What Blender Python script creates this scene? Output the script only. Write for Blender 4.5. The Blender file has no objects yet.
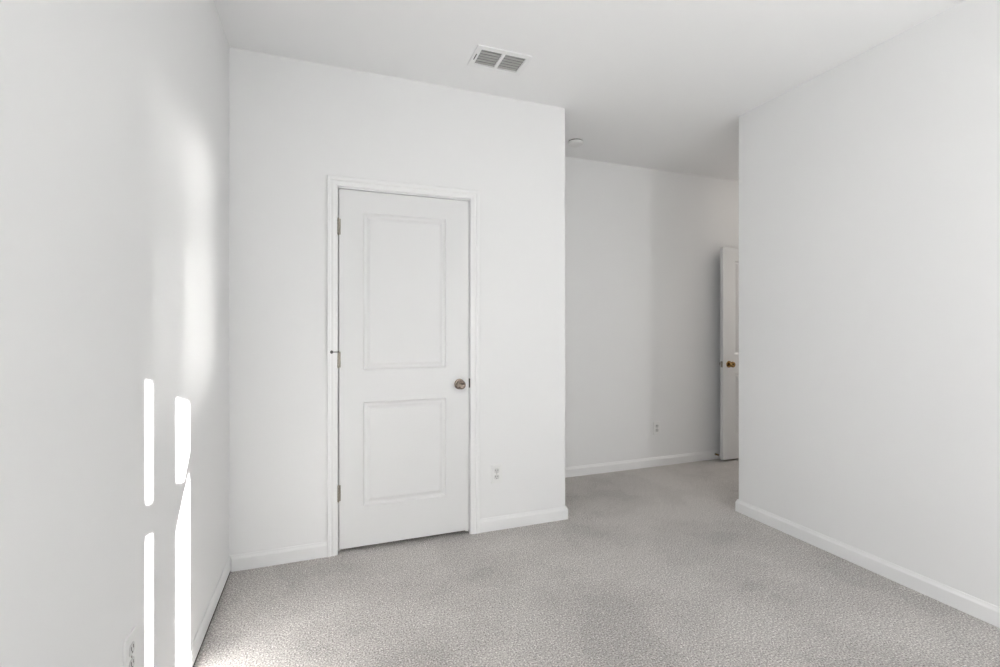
import bpy, bmesh, math
from mathutils import Vector, Matrix
C = bpy.context.scene
COL = C.collection

# ---------------------------------------------------------------- camera
H = 1.268                       # eye height
CEIL = 2.743
XL, YB, XB, XR, YR, YF = -0.469, 2.812, 1.508, 2.694, 2.510, 3.602
YREAR, XEND = -1.10, 4.33
cam_d = bpy.data.cameras.new('camera'); cam = bpy.data.objects.new('camera', cam_d); COL.objects.link(cam)
cam.location = (0, 0, H)
cam.rotation_euler = (math.radians(90), 0, -math.atan(175 / 473))
cam_d.sensor_width = 36; cam_d.lens = 36 * 473 / 1000; cam_d.shift_y = -4.5 / 1000
cam_d.clip_start = 0.02
C.camera = cam

# ---------------------------------------------------------------- world, sun, daylight
w = bpy.data.worlds.new('sky'); C.world = w; w.use_nodes = True
bg = w.node_tree.nodes['Background']; bg.inputs['Color'].default_value = (0.80, 0.88, 1.0, 1); bg.inputs['Strength'].default_value = 0.3

def sun(name, d, strength, angle, color):
    L = bpy.data.lights.new(name, 'SUN'); L.energy = strength; L.angle = math.radians(angle); L.color = color
    o = bpy.data.objects.new(name, L); COL.objects.link(o)
    o.rotation_euler = Vector(d).to_track_quat('-Z', 'Y').to_euler(); o.location = (3, -6, 4)
    return o
sun('sun', (-.644, 1, -.238), 112, 0.3, (1.0, 0.98, 0.955))
# second sun added from below for the soft streak on the left wall
sun('streak_sun', (-.595, 1, .080), 8.0, 4.0, (1.0, 0.98, 0.95))

def area(name, loc, rot, sx, sy, power, color=(1, 1, 1), spread=180):
    L = bpy.data.lights.new(name, 'AREA'); L.shape = 'RECTANGLE'; L.size = sx; L.size_y = sy; L.energy = power; L.color = color
    L.spread = math.radians(spread)
    o = bpy.data.objects.new(name, L); COL.objects.link(o); o.location = loc; o.rotation_euler = rot
    return o
R90 = math.radians(90)
# narrow lamp added by the right blind to throw the alcove's light edge
SKY = (0.975, 0.985, 1.0)
area('edge_fill_light', (2.36, YREAR + .05, 1.00), (math.radians(118), 0, 0), 0.08, 0.80, 20, SKY)
# fill lamps added at an invented, unseen window in the left wall
area('left_fill_light', (XL + .02, -.55, 1.30), (R90, 0, -R90), .80, 1.40, 11, SKY)
area('left_fill_uplight', (XL + .05, -.55, 1.10), (math.radians(140), 0, -R90), .80, 1.00, 22, SKY)
def lamp(name, loc, power, r, color):
    L = bpy.data.lights.new(name, 'POINT'); L.energy = power; L.shadow_soft_size = r; L.color = color
    o = bpy.data.objects.new(name, L); COL.objects.link(o); o.location = loc
lamp('hallway_lamp_light', (5.15, 2.95, 2.25), 24, .16, (1.0, .93, .85))
lamp('entry_fill_light', (4.00, 2.95, 2.45), 1.7, .12, (1.0, .93, .85))  # fill lamp added out of view to brighten the alcove

C.view_settings.view_transform = 'Standard'; C.view_settings.look = 'None'
C.view_settings.gamma = 1; C.view_settings.use_curve_mapping = False
C.view_settings.exposure = 0.0

# ---------------------------------------------------------------- materials
def mat(name, color, rough=0.6, metal=0.0, spec=0.5):
    m = bpy.data.materials.new(name); m.use_nodes = True
    b = m.node_tree.nodes['Principled BSDF']
    b.inputs['Base Color'].default_value = (*color, 1); b.inputs['Roughness'].default_value = rough
    b.inputs['Metallic'].default_value = metal; b.inputs['Specular IOR Level'].default_value = spec
    return m
def bump(m, scale, strength, dist, detail=2):
    nt = m.node_tree; n = nt.nodes
    tc = n.new('ShaderNodeTexCoord'); no = n.new('ShaderNodeTexNoise'); bp = n.new('ShaderNodeBump')
    no.inputs['Scale'].default_value = scale; no.inputs['Detail'].default_value = detail
    bp.inputs['Strength'].default_value = strength; bp.inputs['Distance'].default_value = dist
    nt.links.new(tc.outputs['Object'], no.inputs['Vector']); nt.links.new(no.outputs['Fac'], bp.inputs['Height'])
    nt.links.new(bp.outputs['Normal'], n['Principled BSDF'].inputs['Normal'])
def ramp(nt, fac, stops):
    r = nt.nodes.new('ShaderNodeValToRGB')
    els = r.color_ramp.elements
    els[0].position, els[0].color = stops[0][0], (*stops[0][1], 1)
    els[1].position, els[1].color = stops[-1][0], (*stops[-1][1], 1)
    for p, c in stops[1:-1]:
        e = els.new(p); e.color = (*c, 1)
    nt.links.new(fac, r.inputs['Fac']); return r

M_wall = mat('wall_paint', (.84, .84, .84), .75, 0, .25); bump(M_wall, 260, .06, .001)
M_ceil = mat('ceiling_paint', (.93, .93, .93), .9, 0, .15); bump(M_ceil, 180, .08, .001)
M_trim = mat('trim_paint', (.85, .85, .85), .38, 0, .45)
M_door = mat('door_paint', (.755, .755, .755), .42, 0, .45); bump(M_door, 60, .03, .0006)
M_plate = mat('white_plastic', (.83, .83, .82), .35)
M_recept = mat('receptacle_plastic', (.66, .66, .65), .4)
M_dark = mat('dark_slot', (.03, .03, .03), .6)
M_nickel = mat('brushed_nickel', (.23, .19, .16), .22, 1); bump(M_nickel, 900, .05, .0003)
M_steel = mat('hinge_nickel', (.33, .30, .26), .40, 1)
M_bronze = mat('bronze_knob_metal', (.34, .21, .085), .25, 1)
M_strike = mat('dark_strike_metal', (.06, .055, .05), .5, .6)
M_rubber = mat('rubber', (.12, .12, .115), .7)
M_ventw = mat('vent_enamel', (.90, .90, .90), .45)
M_louver = mat('louver_metal', (.42, .42, .41), .5)
M_duct = mat('duct_metal', (.16, .16, .16), .6, .3)
M_out = mat('outdoor_ground', (.30, .31, .25), .9)
M_blind = mat('blind_vinyl', (.85, .85, .84), .5)
M_lampglass = mat('lamp_glass', (.9, .88, .84), .4)
M_lampglass.node_tree.nodes['Principled BSDF'].inputs['Emission Color'].default_value = (1, .95, .88, 1)
M_lampglass.node_tree.nodes['Principled BSDF'].inputs['Emission Strength'].default_value = 3.0

M_glass = bpy.data.materials.new('window_glass'); M_glass.use_nodes = True
nt = M_glass.node_tree; nt.nodes.clear()
o_ = nt.nodes.new('ShaderNodeOutputMaterial'); mx = nt.nodes.new('ShaderNodeMixShader'); tr = nt.nodes.new('ShaderNodeBsdfTransparent'); gl = nt.nodes.new('ShaderNodeBsdfGlossy')
gl.inputs['Roughness'].default_value = 0.02; mx.inputs['Fac'].default_value = 0.06
nt.links.new(tr.outputs[0], mx.inputs[1]); nt.links.new(gl.outputs[0], mx.inputs[2]); nt.links.new(mx.outputs[0], o_.inputs[0])

# carpet: short frieze pile, flecked fibres, soft lanes left by a vacuum cleaner
M_carpet = mat('carpet_pile', (.4, .38, .36), .95, 0, .1)
nt = M_carpet.node_tree; n = nt.nodes; b = n['Principled BSDF']
b.inputs['Sheen Weight'].default_value = .15; b.inputs['Sheen Roughness'].default_value = .6
tc = n.new('ShaderNodeTexCoord')
def noise(scale, detail, rough=.5):
    t = n.new('ShaderNodeTexNoise'); t.inputs['Scale'].default_value = scale; t.inputs['Detail'].default_value = detail
    t.inputs['Roughness'].default_value = rough; nt.links.new(tc.outputs['Object'], t.inputs['Vector']); return t
n1 = noise(150, 2.5, .65); n2 = noise(2.1, 3, .55); n3 = noise(36, 2, .6)
vo = n.new('ShaderNodeTexVoronoi'); vo.inputs['Scale'].default_value = 150; nt.links.new(tc.outputs['Object'], vo.inputs['Vector'])
r1 = ramp(nt, n1.outputs['Fac'], [(.30, (.14, .132, .125)), (.44, (.405, .383, .366)), (.56, (.55, .524, .503)), (.68, (.92, .885, .855))])
r2 = ramp(nt, n2.outputs['Fac'], [(.38, (.85, .85, .85)), (.43, (.94, .94, .94)), (.52, (.98, .98, .98)), (.58, (1.05, 1.05, 1.05))])
r3 = ramp(nt, n3.outputs['Fac'], [(.3, (.93, .93, .93)), (.7, (1.07, 1.07, 1.07))])
m1 = n.new('ShaderNodeMix'); m1.data_type = 'RGBA'; m1.blend_type = 'MULTIPLY'; m1.inputs['Factor'].default_value = 1
m2 = n.new('ShaderNodeMix'); m2.data_type = 'RGBA'; m2.blend_type = 'MULTIPLY'; m2.inputs['Factor'].default_value = 1
nt.links.new(r1.outputs[0], m1.inputs[6]); nt.links.new(r2.outputs[0], m1.inputs[7])
nt.links.new(m1.outputs[2], m2.inputs[6]); nt.links.new(r3.outputs[0], m2.inputs[7]); nt.links.new(m2.outputs[2], b.inputs['Base Color'])
ad = n.new('ShaderNodeMath'); ad.operation = 'MULTIPLY_ADD'; ad.inputs[1].default_value = -.6
nt.links.new(vo.outputs['Distance'], ad.inputs[0]); nt.links.new(n1.outputs['Fac'], ad.inputs[2])
bp = n.new('ShaderNodeBump'); bp.inputs['Strength'].default_value = .8; bp.inputs['Distance'].default_value = .004
nt.links.new(ad.outputs[0], bp.inputs['Height']); nt.links.new(bp.outputs['Normal'], b.inputs['Normal'])

# ---------------------------------------------------------------- mesh helpers
def link(name, bm, m, parent=None, bev=0, seg=2, smooth=False):
    bmesh.ops.recalc_face_normals(bm, faces=bm.faces[:])
    me = bpy.data.meshes.new(name); bm.to_mesh(me); bm.free()
    o = bpy.data.objects.new(name, me); COL.objects.link(o)
    me.materials.append(m)
    if parent: o.parent = parent
    if bev:
        mod = o.modifiers.new('bevel', 'BEVEL'); mod.width = bev; mod.segments = seg; mod.limit_method = 'ANGLE'; mod.angle_limit = math.radians(40)
    if smooth:
        for p in me.polygons: p.use_smooth = True
    return o
def box(bm, x0, x1, y0, y1, z0, z1):
    v = [bm.verts.new(p) for p in ((x0, y0, z0), (x1, y0, z0), (x1, y1, z0), (x0, y1, z0), (x0, y0, z1), (x1, y0, z1), (x1, y1, z1), (x0, y1, z1))]
    for f in ((3, 2, 1, 0), (4, 5, 6, 7), (0, 1, 5, 4), (1, 2, 6, 5), (2, 3, 7, 6), (3, 0, 4, 7)):
        bm.faces.new([v[i] for i in f])
    return bm
def B(*a):
    bm = bmesh.new()
    if isinstance(a[0], (tuple, list)):
        for q in a: box(bm, *q)
    else: box(bm, *a)
    return bm
def prism(pts, vec):
    """polygon pts (3D, planar) extruded by vec"""
    bm = bmesh.new(); vec = Vector(vec)
    a = [bm.verts.new(p) for p in pts]; c = [bm.verts.new(Vector(p) + vec) for p in pts]
    bm.faces.new(a); bm.faces.new(c[::-1])
    for i in range(len(pts)):
        j = (i + 1) % len(pts); bm.faces.new([a[i], c[i], c[j], a[j]])
    return bm
def lathe(bm, prof, origin, axis, seg=32, cap=True):
    """prof = [(radius, distance along axis)]"""
    ax = Vector(axis).normalized(); q = ax.to_track_quat('Z', 'Y').to_matrix(); origin = Vector(origin); rings = []
    for r, d in prof:
        if r < 1e-6: rings.append([bm.verts.new(origin + ax * d)])
        else: rings.append([bm.verts.new(origin + q @ Vector((r * math.cos(2 * math.pi * k / seg), r * math.sin(2 * math.pi * k / seg), d))) for k in range(seg)])
    for a, c in zip(rings, rings[1:]):
        for k in range(seg):
            k2 = (k + 1) % seg
            if len(a) == 1 and len(c) == 1: continue
            if len(a) == 1: bm.faces.new([a[0], c[k], c[k2]])
            elif len(c) == 1: bm.faces.new([a[k], a[k2], c[0]])
            else: bm.faces.new([a[k], a[k2], c[k2], c[k]])
    for rg in (rings[0], rings[-1]):
        if cap and len(rg) > 2: bm.faces.new(rg)
    return bm
def sweep(path, prof, closed=False):
    """sweep profile [(out, up)] along a horizontal/planar polyline with mitred corners.
    path = [(point, outdir)] where outdir is the (mitred) offset vector; up is +Z or given per point"""
    bm = bmesh.new(); rings = []
    for p, out, up in path:
        p, out, up = Vector(p), Vector(out), Vector(up)
        rings.append([bm.verts.new(p + out * a + up * c) for a, c in prof])
    m = len(prof)
    for a, c in zip(rings, rings[1:]):
        for k in range(m):
            k2 = (k + 1) % m; bm.faces.new([a[k], c[k], c[k2], a[k2]])
    bm.faces.new(rings[0][::-1]); bm.faces.new(rings[-1])
    return bm
def empty(name, loc=(0, 0, 0), rz=0):
    o = bpy.data.objects.new(name, None); COL.objects.link(o); o.location = loc; o.rotation_euler = (0, 0, rz); o.empty_display_size = .1
    return o
def tag(o, label=None, cat=None, group=None, kind=None):
    if label: o['label'] = label
    if cat: o['category'] = cat
    if group: o['group'] = group
    if kind: o['kind'] = kind
    return o
def S(o, label, cat): return tag(o, label, cat, kind='structure')

# ---------------------------------------------------------------- room shell
T = .12
S(link('floor', B(XL - T, 5.9, YREAR - T, YF + T, -.10, 0), M_carpet), 'light grey-beige cut pile carpet covering the whole floor', 'floor')
# ceiling with the opening for the duct
VX0, VX1, VY0, VY1 = .770, 1.030, 2.362, 2.514
S(link('ceiling', B((XL - T, VX0, YREAR - T, YF + T, CEIL, CEIL + .3), (VX1, 5.9, YREAR - T, YF + T, CEIL, CEIL + .3),
                    (VX0, VX1, YREAR - T, VY0, CEIL, CEIL + .3), (VX0, VX1, VY1, YF + T, CEIL, CEIL + .3)), M_ceil), 'plain white ceiling above the bedroom and its alcove', 'ceiling')
LW0, LW1 = -.95, -.15      # opening added in the left wall for the fill window
S(link('wall_left', B((XL - T, XL, YREAR - T, LW0, 0, CEIL), (XL - T, XL, LW1, YF + T, 0, CEIL), (XL - T, XL, LW0, LW1, 0, .55), (XL - T, XL, LW0, LW1, 2.10, CEIL)), M_wall), 'white left wall with bright strips of sunlight', 'wall')
# door opening in the back wall
DX0, DX1, DZ = .074, .834, 2.058          # slab edges and top
OX0, OX1, OZ = DX0 - .022, DX1 + .022, DZ + .022
wb = prism([(XL, YB, 0), (OX0, YB, 0), (OX0, YB, OZ), (OX1, YB, OZ), (OX1, YB, 0), (XB, YB, 0), (XB, YB, CEIL), (XL, YB, CEIL)], (0, T, 0))
def bevel_vertical(bm, x, y, w):
    es = [e for e in bm.edges if all(abs(v.co.x - x) < 1e-4 and abs(v.co.y - y) < 1e-4 for v in e.verts)]
    bmesh.ops.bevel(bm, geom=es, offset=w, segments=4, profile=.5, affect='EDGES')
bevel_vertical(wb, XB, YB, .009)
S(link('wall_back', wb, M_wall), 'white wall around the closed two-panel door', 'wall')
S(link('wall_alcove', B(XB - T, XB, YB + T, YF, 0, CEIL), M_wall), 'short white wall turning into the alcove behind the closed door wall', 'wall')
S(link('wall_far', B(XL, 5.9, YF, YF + T, 0, CEIL), M_wall), 'shaded far wall of the alcove behind the open door', 'wall')
wr = prism([(XR, YREAR, 0), (XR + T, YREAR, 0), (XR + T, YR - T, 0), (XEND + T, YR - T, 0), (XEND + T, YR, 0), (XR, YR, 0)], (0, 0, CEIL))
bevel_vertical(wr, XR, YR, .009)
S(link('wall_right', wr, M_wall), 'plain white right wall ending at the alcove', 'wall')
HY0, HY1 = 2.705, 3.475
S(link('wall_end', prism([(XEND, YR, 0), (XEND, HY0 - .02, 0), (XEND, HY0 - .02, 2.08), (XEND, HY1 + .02, 2.08), (XEND, HY1 + .02, 0), (XEND, YF, 0), (XEND, YF, CEIL), (XEND, YR, CEIL)], (T, 0, 0)), M_wall), 'white wall with the bedroom doorway at the end of the alcove', 'wall')
S(link('wall_hallway', B((5.8, 5.9, YR - T, YF, 0, CEIL), (XEND + T, 5.8, YR - T, YR, 0, CEIL)), M_wall), 'white wall of the hallway beyond the open door', 'wall')

# rear wall with a mulled pair of windows
W1, W2, WZ0, WZ1 = (.31, 1.373), (1.445, 2.44), .70, 2.10
Y0, Y1 = YREAR - T, YREAR
S(link('wall_rear', B((XL, W1[0], Y0, Y1, 0, CEIL), (W2[1], XR + T, Y0, Y1, 0, CEIL), (W1[0], W2[1], Y0, Y1, 0, WZ0),
                      (W1[0], W2[1], Y0, Y1, WZ1, CEIL), (W1[1], W2[0], Y0, Y1, WZ0, WZ1)), M_wall), 'white wall behind the camera with two windows', 'wall')
def window(name, x0, x1, rail0, rail1, lab, cutter=None):
    e = S(empty(name, ((x0 + x1) / 2, Y0, WZ0)), lab, 'window'); cx = (x0 + x1) / 2
    f = .022; fr_ = .009 if rail0 else .05
    def L(bm): bmesh.ops.translate(bm, verts=bm.verts, vec=(-cx, -Y0, -WZ0)); return bm
    ya, yb = Y0 + .005, Y0 + .035
    link('window_frame', L(B((x0, x0 + f, ya, yb, WZ0, WZ1), (x1 - fr_, x1, ya, yb, WZ0, WZ1), (x0, x1, ya, yb, WZ0, WZ0 + .04), (x0, x1, ya, yb, WZ1 - .04, WZ1))), M_trim, e)
    if rail0: link('meeting_rail', L(B(x0, x1, ya, yb, rail0, rail1)), M_trim, e)
    if cutter: link('shadow_cutter', L(prism([(x, ya, z) for x, z in cutter], (0, .012, 0))), M_trim, e)  # unseen plate shaped to cut the slanted gap in a sun strip
    link('pane', L(B(x0 + f, x1 - fr_, ya + .012, ya + .016, WZ0 + .04, WZ1 - .04)), M_glass, e)
window('window_1', *W1, 1.350, 1.440, 'white sash window behind the camera beside the left wall')
window('window_2', *W2, 0, 0, 'white casement window behind the camera beside the right wall',
       [(1.450, 1.200), (1.500, 1.290), (1.520, 1.333), (1.562, 1.417), (1.620, 1.517), (1.690, 1.640), (1.690, 1.740), (1.650, 1.640), (1.572, 1.485), (1.450, 1.485)])
w3 = S(empty('window_fill', (XL - T, (LW0 + LW1) / 2, .55)), 'unseen white sash window added in the left wall for the fill light', 'window')  # no known window here; added to bring in light from the left
hw = (LW1 - LW0) / 2
link('window_frame', B((.005, .04, -hw, -hw + .04, 0, 1.55), (.005, .04, hw - .04, hw, 0, 1.55), (.005, .04, -hw + .04, hw - .04, 0, .04), (.005, .04, -hw + .04, hw - .04, 1.51, 1.55)), M_trim, w3)
link('meeting_rail', B(.005, .04, -hw + .04, hw - .04, .74, .80), M_trim, w3)
link('pane', B((.018, .022, -hw + .04, hw - .04, .04, .74), (.018, .022, -hw + .04, hw - .04, .80, 1.51)), M_glass, w3)
S(link('trim_window', B((W1[0] - .05, W2[1] + .05, Y1, Y1 + .03, WZ0 - .02, WZ0),), M_trim, bev=.004), 'white sill below the two windows', 'trim')
# closed blinds: slats inside the reveal
def blind(x0, x1, rx0, rx1, hz, lab):
    e = tag(empty('window_blind', ((x0 + x1) / 2, YREAR - .03, WZ0)), lab, 'blind', 'blinds in the two windows')
    cx = (x0 + x1) / 2
    def L(bm): bmesh.ops.translate(bm, verts=bm.verts, vec=(-cx, -(YREAR - .03), -WZ0)); return bm
    link('cutoff_header', L(B(rx0, rx1, YREAR - .045, YREAR - .012, hz, WZ1 - .002)), M_blind, e)  # made this deep to cut off the tops of the sun strips
    bm = bmesh.new(); z = WZ0 + .035; y = YREAR - .03; dz = .019
    while z < 1.80:
        v = [bm.verts.new(p) for p in ((x0, y - .006, z), (x1, y - .006, z), (x1, y + .006, z + dz * 1.15), (x0, y + .006, z + dz * 1.15))]
        bm.faces.new(v); z += dz
    bmesh.ops.solidify(bm, geom=bm.faces[:], thickness=.0012)
    link('slats', L(bm), M_blind, e)
    link('bottom_rail', L(B(x0, x1, y - .012, y + .012, WZ0 + .001, WZ0 + .038)), M_blind, e, bev=.003)
blind(W1[0] + .01, 1.279, W1[0] + .005, W1[1] - .005, 1.772, 'closed white blind in the window nearer the left wall')
blind(1.567, W2[1] - .001, W2[0] + .005, W2[1] - .005, 1.752, 'closed white blind in the window nearer the right wall')
S(link('floor_outside', B(-8, 12, -7.5, YREAR - T - .3, -.55, -.45), M_out), 'ground outside the windows', 'ground')

# flush lamps: one in the hallway, one added with the entry fill, both hidden
def flush_lamp(x, y, lab):
    cl = tag(empty('ceiling_lamp', (x, y, CEIL)), lab, 'lamp')
    link('lamp_base', lathe(bmesh.new(), [(0, 0), (.13, 0), (.13, -.025), (.12, -.03), (0, -.03)], (0, 0, 0), (0, 0, 1)), M_nickel, cl)
    link('lamp_shade', lathe(bmesh.new(), [(.12, -.03), (.135, -.045), (.125, -.08), (.08, -.11), (0, -.12)], (0, 0, 0), (0, 0, 1), cap=False), M_lampglass, cl, smooth=True)
flush_lamp(4.00, 2.95, 'round lamp body added for the unseen fill light just inside the doorway')
flush_lamp(5.15, 2.95, 'round flush ceiling lamp in the hallway beyond the open door')

# ---------------------------------------------------------------- baseboards
BP = [(0, .0), (.012, 0), (.012, .062), (.0110, .066), (.007, .074), (.0045, .083), (0, .083)]      # (out from wall, up)
up = (0, 0, 1)
g = .015      # the left board rides above the carpet edge
o = S(link('baseboard_left', sweep([((XL, YREAR, g), (1, 0, 0), up), ((XL, YB, g), (1, -1, 0), up)], [(a * .7, max(0, c - g)) for a, c in BP]), M_trim), 'white baseboard along the sunlit left wall', 'baseboard')
M_gap_shade = mat('gap_shade_dark', (.035, .025, .018), .9)  # near-black strip paints the shade in the gap below the board
S(link('trim_gap_shade', B(XL, XL + .0070, YREAR, YB - .013, 0, g), M_gap_shade), 'dark strip standing in for the shade under the left baseboard', 'trim')
CX0, CX1 = .010, .900      # casing outer edges
S(link('baseboard_back', sweep([((XL, YB, 0), (1, -1, 0), up), ((CX0, YB, 0), (0, -1, 0), up)], BP), M_trim), 'short white baseboard left of the closed door', 'baseboard')
S(link('baseboard_corner', sweep([((CX1, YB, 0), (0, -1, 0), up), ((XB, YB, 0), (1, -1, 0), up), ((XB, YF, 0), (1, -1, 0), up)], BP), M_trim), 'white baseboard right of the closed door wrapping the outside corner', 'baseboard')
S(link('baseboard_far', sweep([((XB, YF, 0), (1, -1, 0), up), ((XEND, YF, 0), (-1, -1, 0), up)], BP), M_trim), 'white baseboard along the far alcove wall', 'baseboard')
S(link('baseboard_right', sweep([((XR, YREAR, 0), (-1, 1, 0), up), ((XR, YR, 0), (-1, 1, 0), up), ((XEND, YR, 0), (-1, 1, 0), up)], BP), M_trim), 'white baseboard along the right wall', 'baseboard')
S(link('baseboard_rear', sweep([((XR, YREAR, 0), (-1, 1, 0), up), ((XL, YREAR, 0), (1, 1, 0), up)], BP), M_trim), 'white baseboard below the windows', 'baseboard')

# ---------------------------------------------------------------- doors
def panel_slab(Wd, Hd, Td, panels):
    """moulded two-panel slab: origin at hinge-side bottom, front face at y=0 looking to -Y, body to +Y; both faces moulded"""
    bm = bmesh.new()
    xs = sorted({0, Wd, *[p[0] for p in panels], *[p[1] for p in panels]}); zs = sorted({0, Hd, *[p[2] for p in panels], *[p[3] for p in panels]})
    prof = [(0, 0), (.003, .0050), (.009, .0095), (.016, .0110), (.022, .0105), (.034, .0050), (.039, .0030), (.044, .0030)]
    for side in (0, 1):
        def V(x, z, d): return (x, d if side == 0 else Td - d, z)
        cache = {}
        def vert(x, z, d=0):
            k = (round(x, 5), round(z, 5), round(d, 5))
            if k not in cache: cache[k] = bm.verts.new(V(x, z, d))
            return cache[k]
        for i in range(len(xs) - 1):
            for j in range(len(zs) - 1):
                x0, x1, z0, z1 = xs[i], xs[i + 1], zs[j], zs[j + 1]
                if any(p[0] - 1e-5 <= x0 and x1 <= p[1] + 1e-5 and p[2] - 1e-5 <= z0 and z1 <= p[3] + 1e-5 for p in panels): continue
                bm.faces.new([vert(x0, z0), vert(x1, z0), vert(x1, z1), vert(x0, z1)])
        for x0, x1, z0, z1 in panels:
            rings = []
            for a, d in prof:
                rings.append([vert(x0 + a, z0 + a, d), vert(x1 - a, z0 + a, d), vert(x1 - a, z1 - a, d), vert(x0 + a, z1 - a, d)])
            for r0, r1 in zip(rings, rings[1:]):
                for k in range(4):
                    k2 = (k + 1) % 4; bm.faces.new([r0[k], r0[k2], r1[k2], r1[k]])
            bm.faces.new(rings[-1])
    bm.verts.ensure_lookup_table()
    # edges of the slab
    def find(x, y, z): 
        return min(bm.verts, key=lambda v: (v.co - Vector((x, y, z))).length)
    for k in range(len(zs) - 1):
        for x in (0, Wd):
            bm.faces.new([find(x, 0, zs[k]), find(x, 0, zs[k + 1]), find(x, Td, zs[k + 1]), find(x, Td, zs[k])])
    for k in range(len(xs) - 1):
        for z in (0, Hd):
            bm.faces.new([find(xs[k], 0, z), find(xs[k + 1], 0, z), find(xs[k + 1], Td, z), find(xs[k], Td, z)])
    return bm
def hinge_bm(z, h=.089, r=.0058):
    bm = bmesh.new(); n_ = 5
    for k in range(n_):      # five knuckles on one pin
        z0 = z - h / 2 + k * h / n_
        lathe(bm, [(r * .9, 0), (r, .001), (r, h / n_ - .0012), (r * .9, h / n_ - .0002)], (0, 0, z0), (0, 0, 1), 16)
    lathe(bm, [(0, -.006), (.003, -.005), (.0045, -.002), (.004, 0)], (0, 0, z - h / 2), (0, 0, 1), 12)
    lathe(bm, [(.004, 0), (.0045, .002), (.003, .005), (0, .006)], (0, 0, z + h / 2), (0, 0, 1), 12)
    return bm
def knob(parent, x, y, z, sgn, m, name='door_knob'):
    """rose, neck and ball along sgn*Y"""
    k = link(name, lathe(bmesh.new(), [(.011, .006), (.011, .020), (.014, .026), (.022, .031), (.0265, .038), (.0275, .046), (.0255, .054), (.019, .0595), (.0165, .0600), (.0150, .0585), (.004, .0575), (.0, .0575)], (x, y, z), (0, sgn, 0), 36), m, parent, smooth=True)
    link('rose', lathe(bmesh.new(), [(.0, 0), (.0325, 0), (.0325, .003), (.029, .007), (.018, .009), (.011, .009)], (x, y, z), (0, sgn, 0), 36), m, k, smooth=False)
    link('button', lathe(bmesh.new(), [(.0045, .0570), (.0045, .0605), (.0035, .0615), (0, .0615)], (x, y, z), (0, sgn, 0), 16), M_strike, k)
    return k

Wd, Hd, Td = .760, 2.030, .035
panels = [(.131, .615, .228, .822), (.131, .615, 1.008, 1.908)]
d1 = S(empty('door_1', (DX0, YB - .002, .026)), 'closed white two-panel door with a nickel knob in the back wall', 'door')
Hd1 = DZ - .026
link('door_slab', panel_slab(Wd, Hd1, Td, panels), M_door, d1, bev=.0015, seg=2)
for z in (1.818, 1.070, .318):
    hg = link('hinge', hinge_bm(z), M_steel, d1, smooth=True); hg.location = (-.003, -.005, 0)
    link('leaf', B(.003, .012, .0035, .0052, z - .0445, z + .0445), M_steel, hg)
    if abs(z - 1.070) < .01:
        # hinge-pin door stop with its padded arm
        st = link('hinge_stop', B((-.004, .004, -.006, .006, z + .041, z + .045), (-.034, 0, -.008, -.004, z + .041, z + .0455)), M_strike, hg)
        st['label'] = 'dark hinge-pin stop arm'
        link('bumper', lathe(bmesh.new(), [(0, -.004), (.008, -.004), (.010, .002), (.010, .008), (0, .010)], (-.036, -.006, z + .0433), (0, 1, 0), 16), M_rubber, hg)
knob(d1, .700, 0, .904, -1, M_nickel)
# jamb, stop and casing
jb = [(OX0, DX0 - .004), (DX1 + .004, OX1)]
S(link('trim_jamb', B((OX0, DX0 - .0045, YB, YB + T, 0, OZ), (DX1 + .0045, OX1, YB, YB + T, 0, OZ), (DX0 - .0045, DX1 + .0045, YB, YB + T, DZ + .004, OZ),
                     (DX0 - .0045, DX0 + .008, YB + .040, YB + .075, 0, DZ + .004), (DX1 - .008, DX1 + .0045, YB + .040, YB + .075, 0, DZ + .004), (DX0 + .008, DX1 - .008, YB + .040, YB + .075, DZ - .008, DZ + .004)), M_trim, bev=.001, seg=1), 'white jamb around the closed door', 'trim')
sp = link('strike_plate', B(DX1 + .0005, DX1 + .0085, YB - .0042, YB + .030, .905, .962), M_strike, bev=.001)
sp.parent = d1; sp.location = (-DX0, -(YB - .002), -.026); sp['label'] = 'dark metal strike plate on the jamb'
CP = [(0, 0), (.0, .007), (.004, .010), (.012, .0105), (.018, .013), (.026, .0145), (.034, .0125), (.040, .0155), (.052, .0165), (.057, .014), (.057, 0)]   # (outward in wall plane, off the wall)
ci0, ci1, ciz = CX0 + .057, CX1 - .057, DZ + .012
f_ = (0, -1, 0)
S(link('trim_casing', sweep([((ci0, YB, 0), (-1, 0, 0), f_), ((ci0, YB, ciz), (-1, 0, 1), f_), ((ci1, YB, ciz), (1, 0, 1), f_), ((ci1, YB, 0), (1, 0, 0), f_)], CP), M_trim), 'white moulded casing around the closed door', 'trim')

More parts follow.
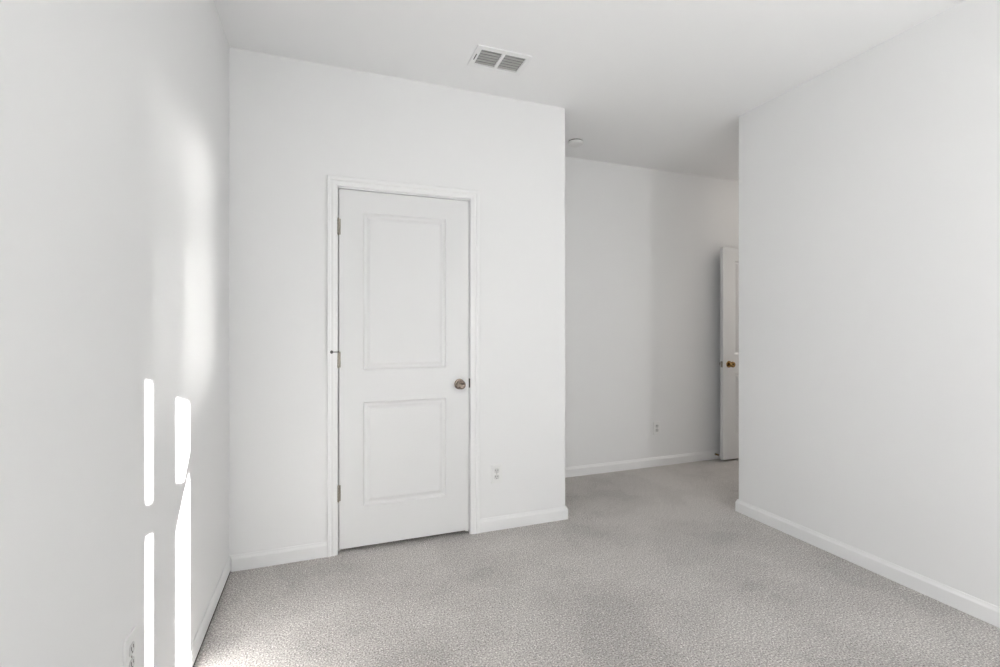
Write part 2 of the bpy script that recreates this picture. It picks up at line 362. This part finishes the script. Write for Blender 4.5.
# open door: stands open along the far wall
FX, FY = 3.558, 3.490
d2 = S(empty('door_2', (FX, FY, .018)), 'open white two-panel door with a bronze knob against the far wall', 'door')
link('door_slab', panel_slab(Wd, Hd, Td, [(Wd - q[1], Wd - q[0], q[2], q[3]) for q in panels]), M_door, d2, bev=.0015)
knob(d2, .072, 0, .912, -1, M_bronze); k2 = knob(d2, .072, Td, .912, 1, M_nickel)
lp = link('latch_plate', B(-.0015, .0015, .005, .030, .884, .941), M_steel, d2, bev=.001)
link('latch_bolt', prism([(-.0115, .010, .900), (-.0115, .014, .900), (-.0015, .026, .900), (-.0015, .009, .900)], (0, 0, .024)), M_steel, lp)
for z in (1.822, 1.090, .330):
    hg = link('hinge', hinge_bm(z), M_steel, d2, smooth=True); hg.location = (Wd + .004, -.005, 0)
S(link('trim_doorway', B((XEND - .002, XEND + T + .002, HY0 - .02, HY0, 0, 2.08), (XEND - .002, XEND + T + .002, HY1, HY1 + .02, 0, 2.08), (XEND - .002, XEND + T + .002, HY0, HY1, 2.06, 2.08),
                        (XEND - .015, XEND, HY0 - .07, HY0 - .006, 0, 2.13), (XEND - .015, XEND, HY1 + .006, HY1 + .07, 0, 2.13), (XEND - .015, XEND, HY0 - .006, HY1 + .006, 2.07, 2.13)), M_trim, bev=.002), 'white frame of the doorway hidden behind the right wall', 'trim')

# spring door stop on the far baseboard behind the open door
ds = tag(empty('door_stop', (3.565, YF - .013, .050)), 'small spring door stop on the far baseboard beside the open door', 'door stop')
link('stop_base', lathe(bmesh.new(), [(0, 0), (.012, 0), (.012, .003), (.006, .006), (0, .006)], (0, 0, 0), (0, -1, 0), 20), M_steel, ds)
bm = bmesh.new(); pr = []; N = 150
for i in range(N + 1):
    a = i / N * 2 * math.pi * 12; r = .0062; c = Vector((r * math.cos(a), -.005 - .045 * i / N, r * math.sin(a)))
    t = Vector((-r * math.sin(a), -.045 / (2 * math.pi * 12), r * math.cos(a))).normalized(); n0 = Vector((math.cos(a), 0, math.sin(a))); b0 = t.cross(n0)
    ring = [bm.verts.new(c + (n0 * math.cos(q) + b0 * math.sin(q)) * .0013) for q in [k * math.pi / 3 for k in range(6)]]
    if pr:
        for k in range(6): bm.faces.new([pr[k], pr[(k + 1) % 6], ring[(k + 1) % 6], ring[k]])
    pr = ring
link('spring', bm, M_bronze, ds, smooth=True)
link('rubber_tip', lathe(bmesh.new(), [(0, .050), (.008, .050), (.0085, .062), (.007, .066), (0, .066)], (0, 0, 0), (0, -1, 0), 20), M_plate, ds)

# ---------------------------------------------------------------- outlets
def outlet(loc, rz, lab):
    """plate in XZ, facing local -Y"""
    e = tag(empty('wall_outlet', loc, rz), lab, 'outlet', 'duplex outlets on the walls')
    pl = link('cover_plate', B(-.0365, .0365, -.0060, .001, -.059, .059), M_plate, e, bev=.003, seg=3)
    for s in (-1, 1):
        zc = s * .0195
        pts = []
        for k in range(32):
            a = 2 * math.pi * k / 32
            pts.append((max(-.0165, min(.0165, .0185 * math.cos(a))), -.0058, zc + max(-.0145, min(.0145, .0165 * math.sin(a)))))
        rc = link('receptacle', prism(pts, (0, -.0022, 0)), M_recept, e, bev=.0006, seg=1)
        y0, y1 = -.0084, -.0078
        link('slot', B((-.0082, -.0050, y0, y1, zc - .0015, zc + .0090), (.0050, .0082, y0, y1, zc - .0005, zc + .0080)), M_dark, rc)
        link('ground_hole', lathe(bmesh.new(), [(0, 0), (.0026, 0), (.0026, .0006), (0, .0006)], (0, y0, zc - .0075), (0, 1, 0), 14), M_dark, rc)
    link('screw', lathe(bmesh.new(), [(0, 0), (.003, 0), (.0025, .0012), (0, .0014)], (0, -.0058, 0), (0, -1, 0), 14), M_steel, e)
outlet((1.016, YB, .354), 0, 'white duplex outlet on the back wall right of the closed door')
outlet((2.877, YF, .352), 0, 'white duplex outlet on the shaded far alcove wall')
outlet((XL, 1.458, .432), R90, 'white duplex outlet on the left wall near the sun strips')

# ---------------------------------------------------------------- ceiling register
vt = tag(empty('ceiling_vent', ((VX0 + VX1) / 2, (VY0 + VY1) / 2, CEIL)), 'white ceiling air vent with two banks of grey louvers', 'vent')
hx, hy = (VX1 - VX0) / 2, (VY1 - VY0) / 2; fw_ = .026
fr = link('vent_frame', B((-hx - fw_, -hx + .004, -hy - fw_, hy + fw_, -.006, 0), (hx - .004, hx + fw_, -hy - fw_, hy + fw_, -.006, 0), (-hx + .004, hx - .004, -hy - fw_, -hy + .003, -.006, 0),
                          (-hx + .004, hx - .004, hy - .003, hy + fw_, -.006, 0), (-.0085, .0085, -hy + .003, hy - .003, -.006, .004)), M_ventw, vt)
for s in (-1, 1):
    for k in range(6):
        yc = -hy + .014 + k * (2 * hy - .028) / 5
        a = (-hx + .004) if s < 0 else .0085; b_ = -.0085 if s < 0 else hx - .004
        bm = prism([(a, yc - .0045, .0045), (a, yc + .0055, -.0012), (a, yc + .0060, -.0002), (a, yc - .0040, .0055)], (b_ - a, 0, 0))
        link('louver', bm, M_louver, vt)
link('damper_lever', B(-hx - .013, -hx - .009, -.026, .026, -.0085, -.0055), M_dark, vt)
link('duct_boot', B((-hx, -hx + .003, -hy, hy, .005, .2), (hx - .003, hx, -hy, hy, .005, .2), (-hx, hx, -hy, -hy + .003, .005, .2), (-hx, hx, hy - .003, hy, .005, .2), (-hx, hx, -hy, hy, .2, .203)), M_duct, vt)

# ---------------------------------------------------------------- smoke detector
sd = tag(empty('smoke_detector', (1.843, 3.275, CEIL)), 'small round white smoke detector on the alcove ceiling', 'smoke detector')
link('mounting_base', lathe(bmesh.new(), [(0, 0), (.061, 0), (.061, -.003), (0, -.003)], (0, 0, 0), (0, 0, 1), 48), M_plate, sd)
link('shade_ring', lathe(bmesh.new(), [(0, -.003), (.055, -.003), (.055, -.011), (0, -.011)], (0, 0, 0), (0, 0, 1), 48), M_dark, sd)  # near-black ring stands in for shade in the mounting gap
link('detector_cover', lathe(bmesh.new(), [(0, -.011), (.060, -.011), (.060, -.019), (.055, -.030), (.040, -.036), (.020, -.038), (0, -.038)], (0, 0, 0), (0, 0, 1), 48), M_plate, sd)
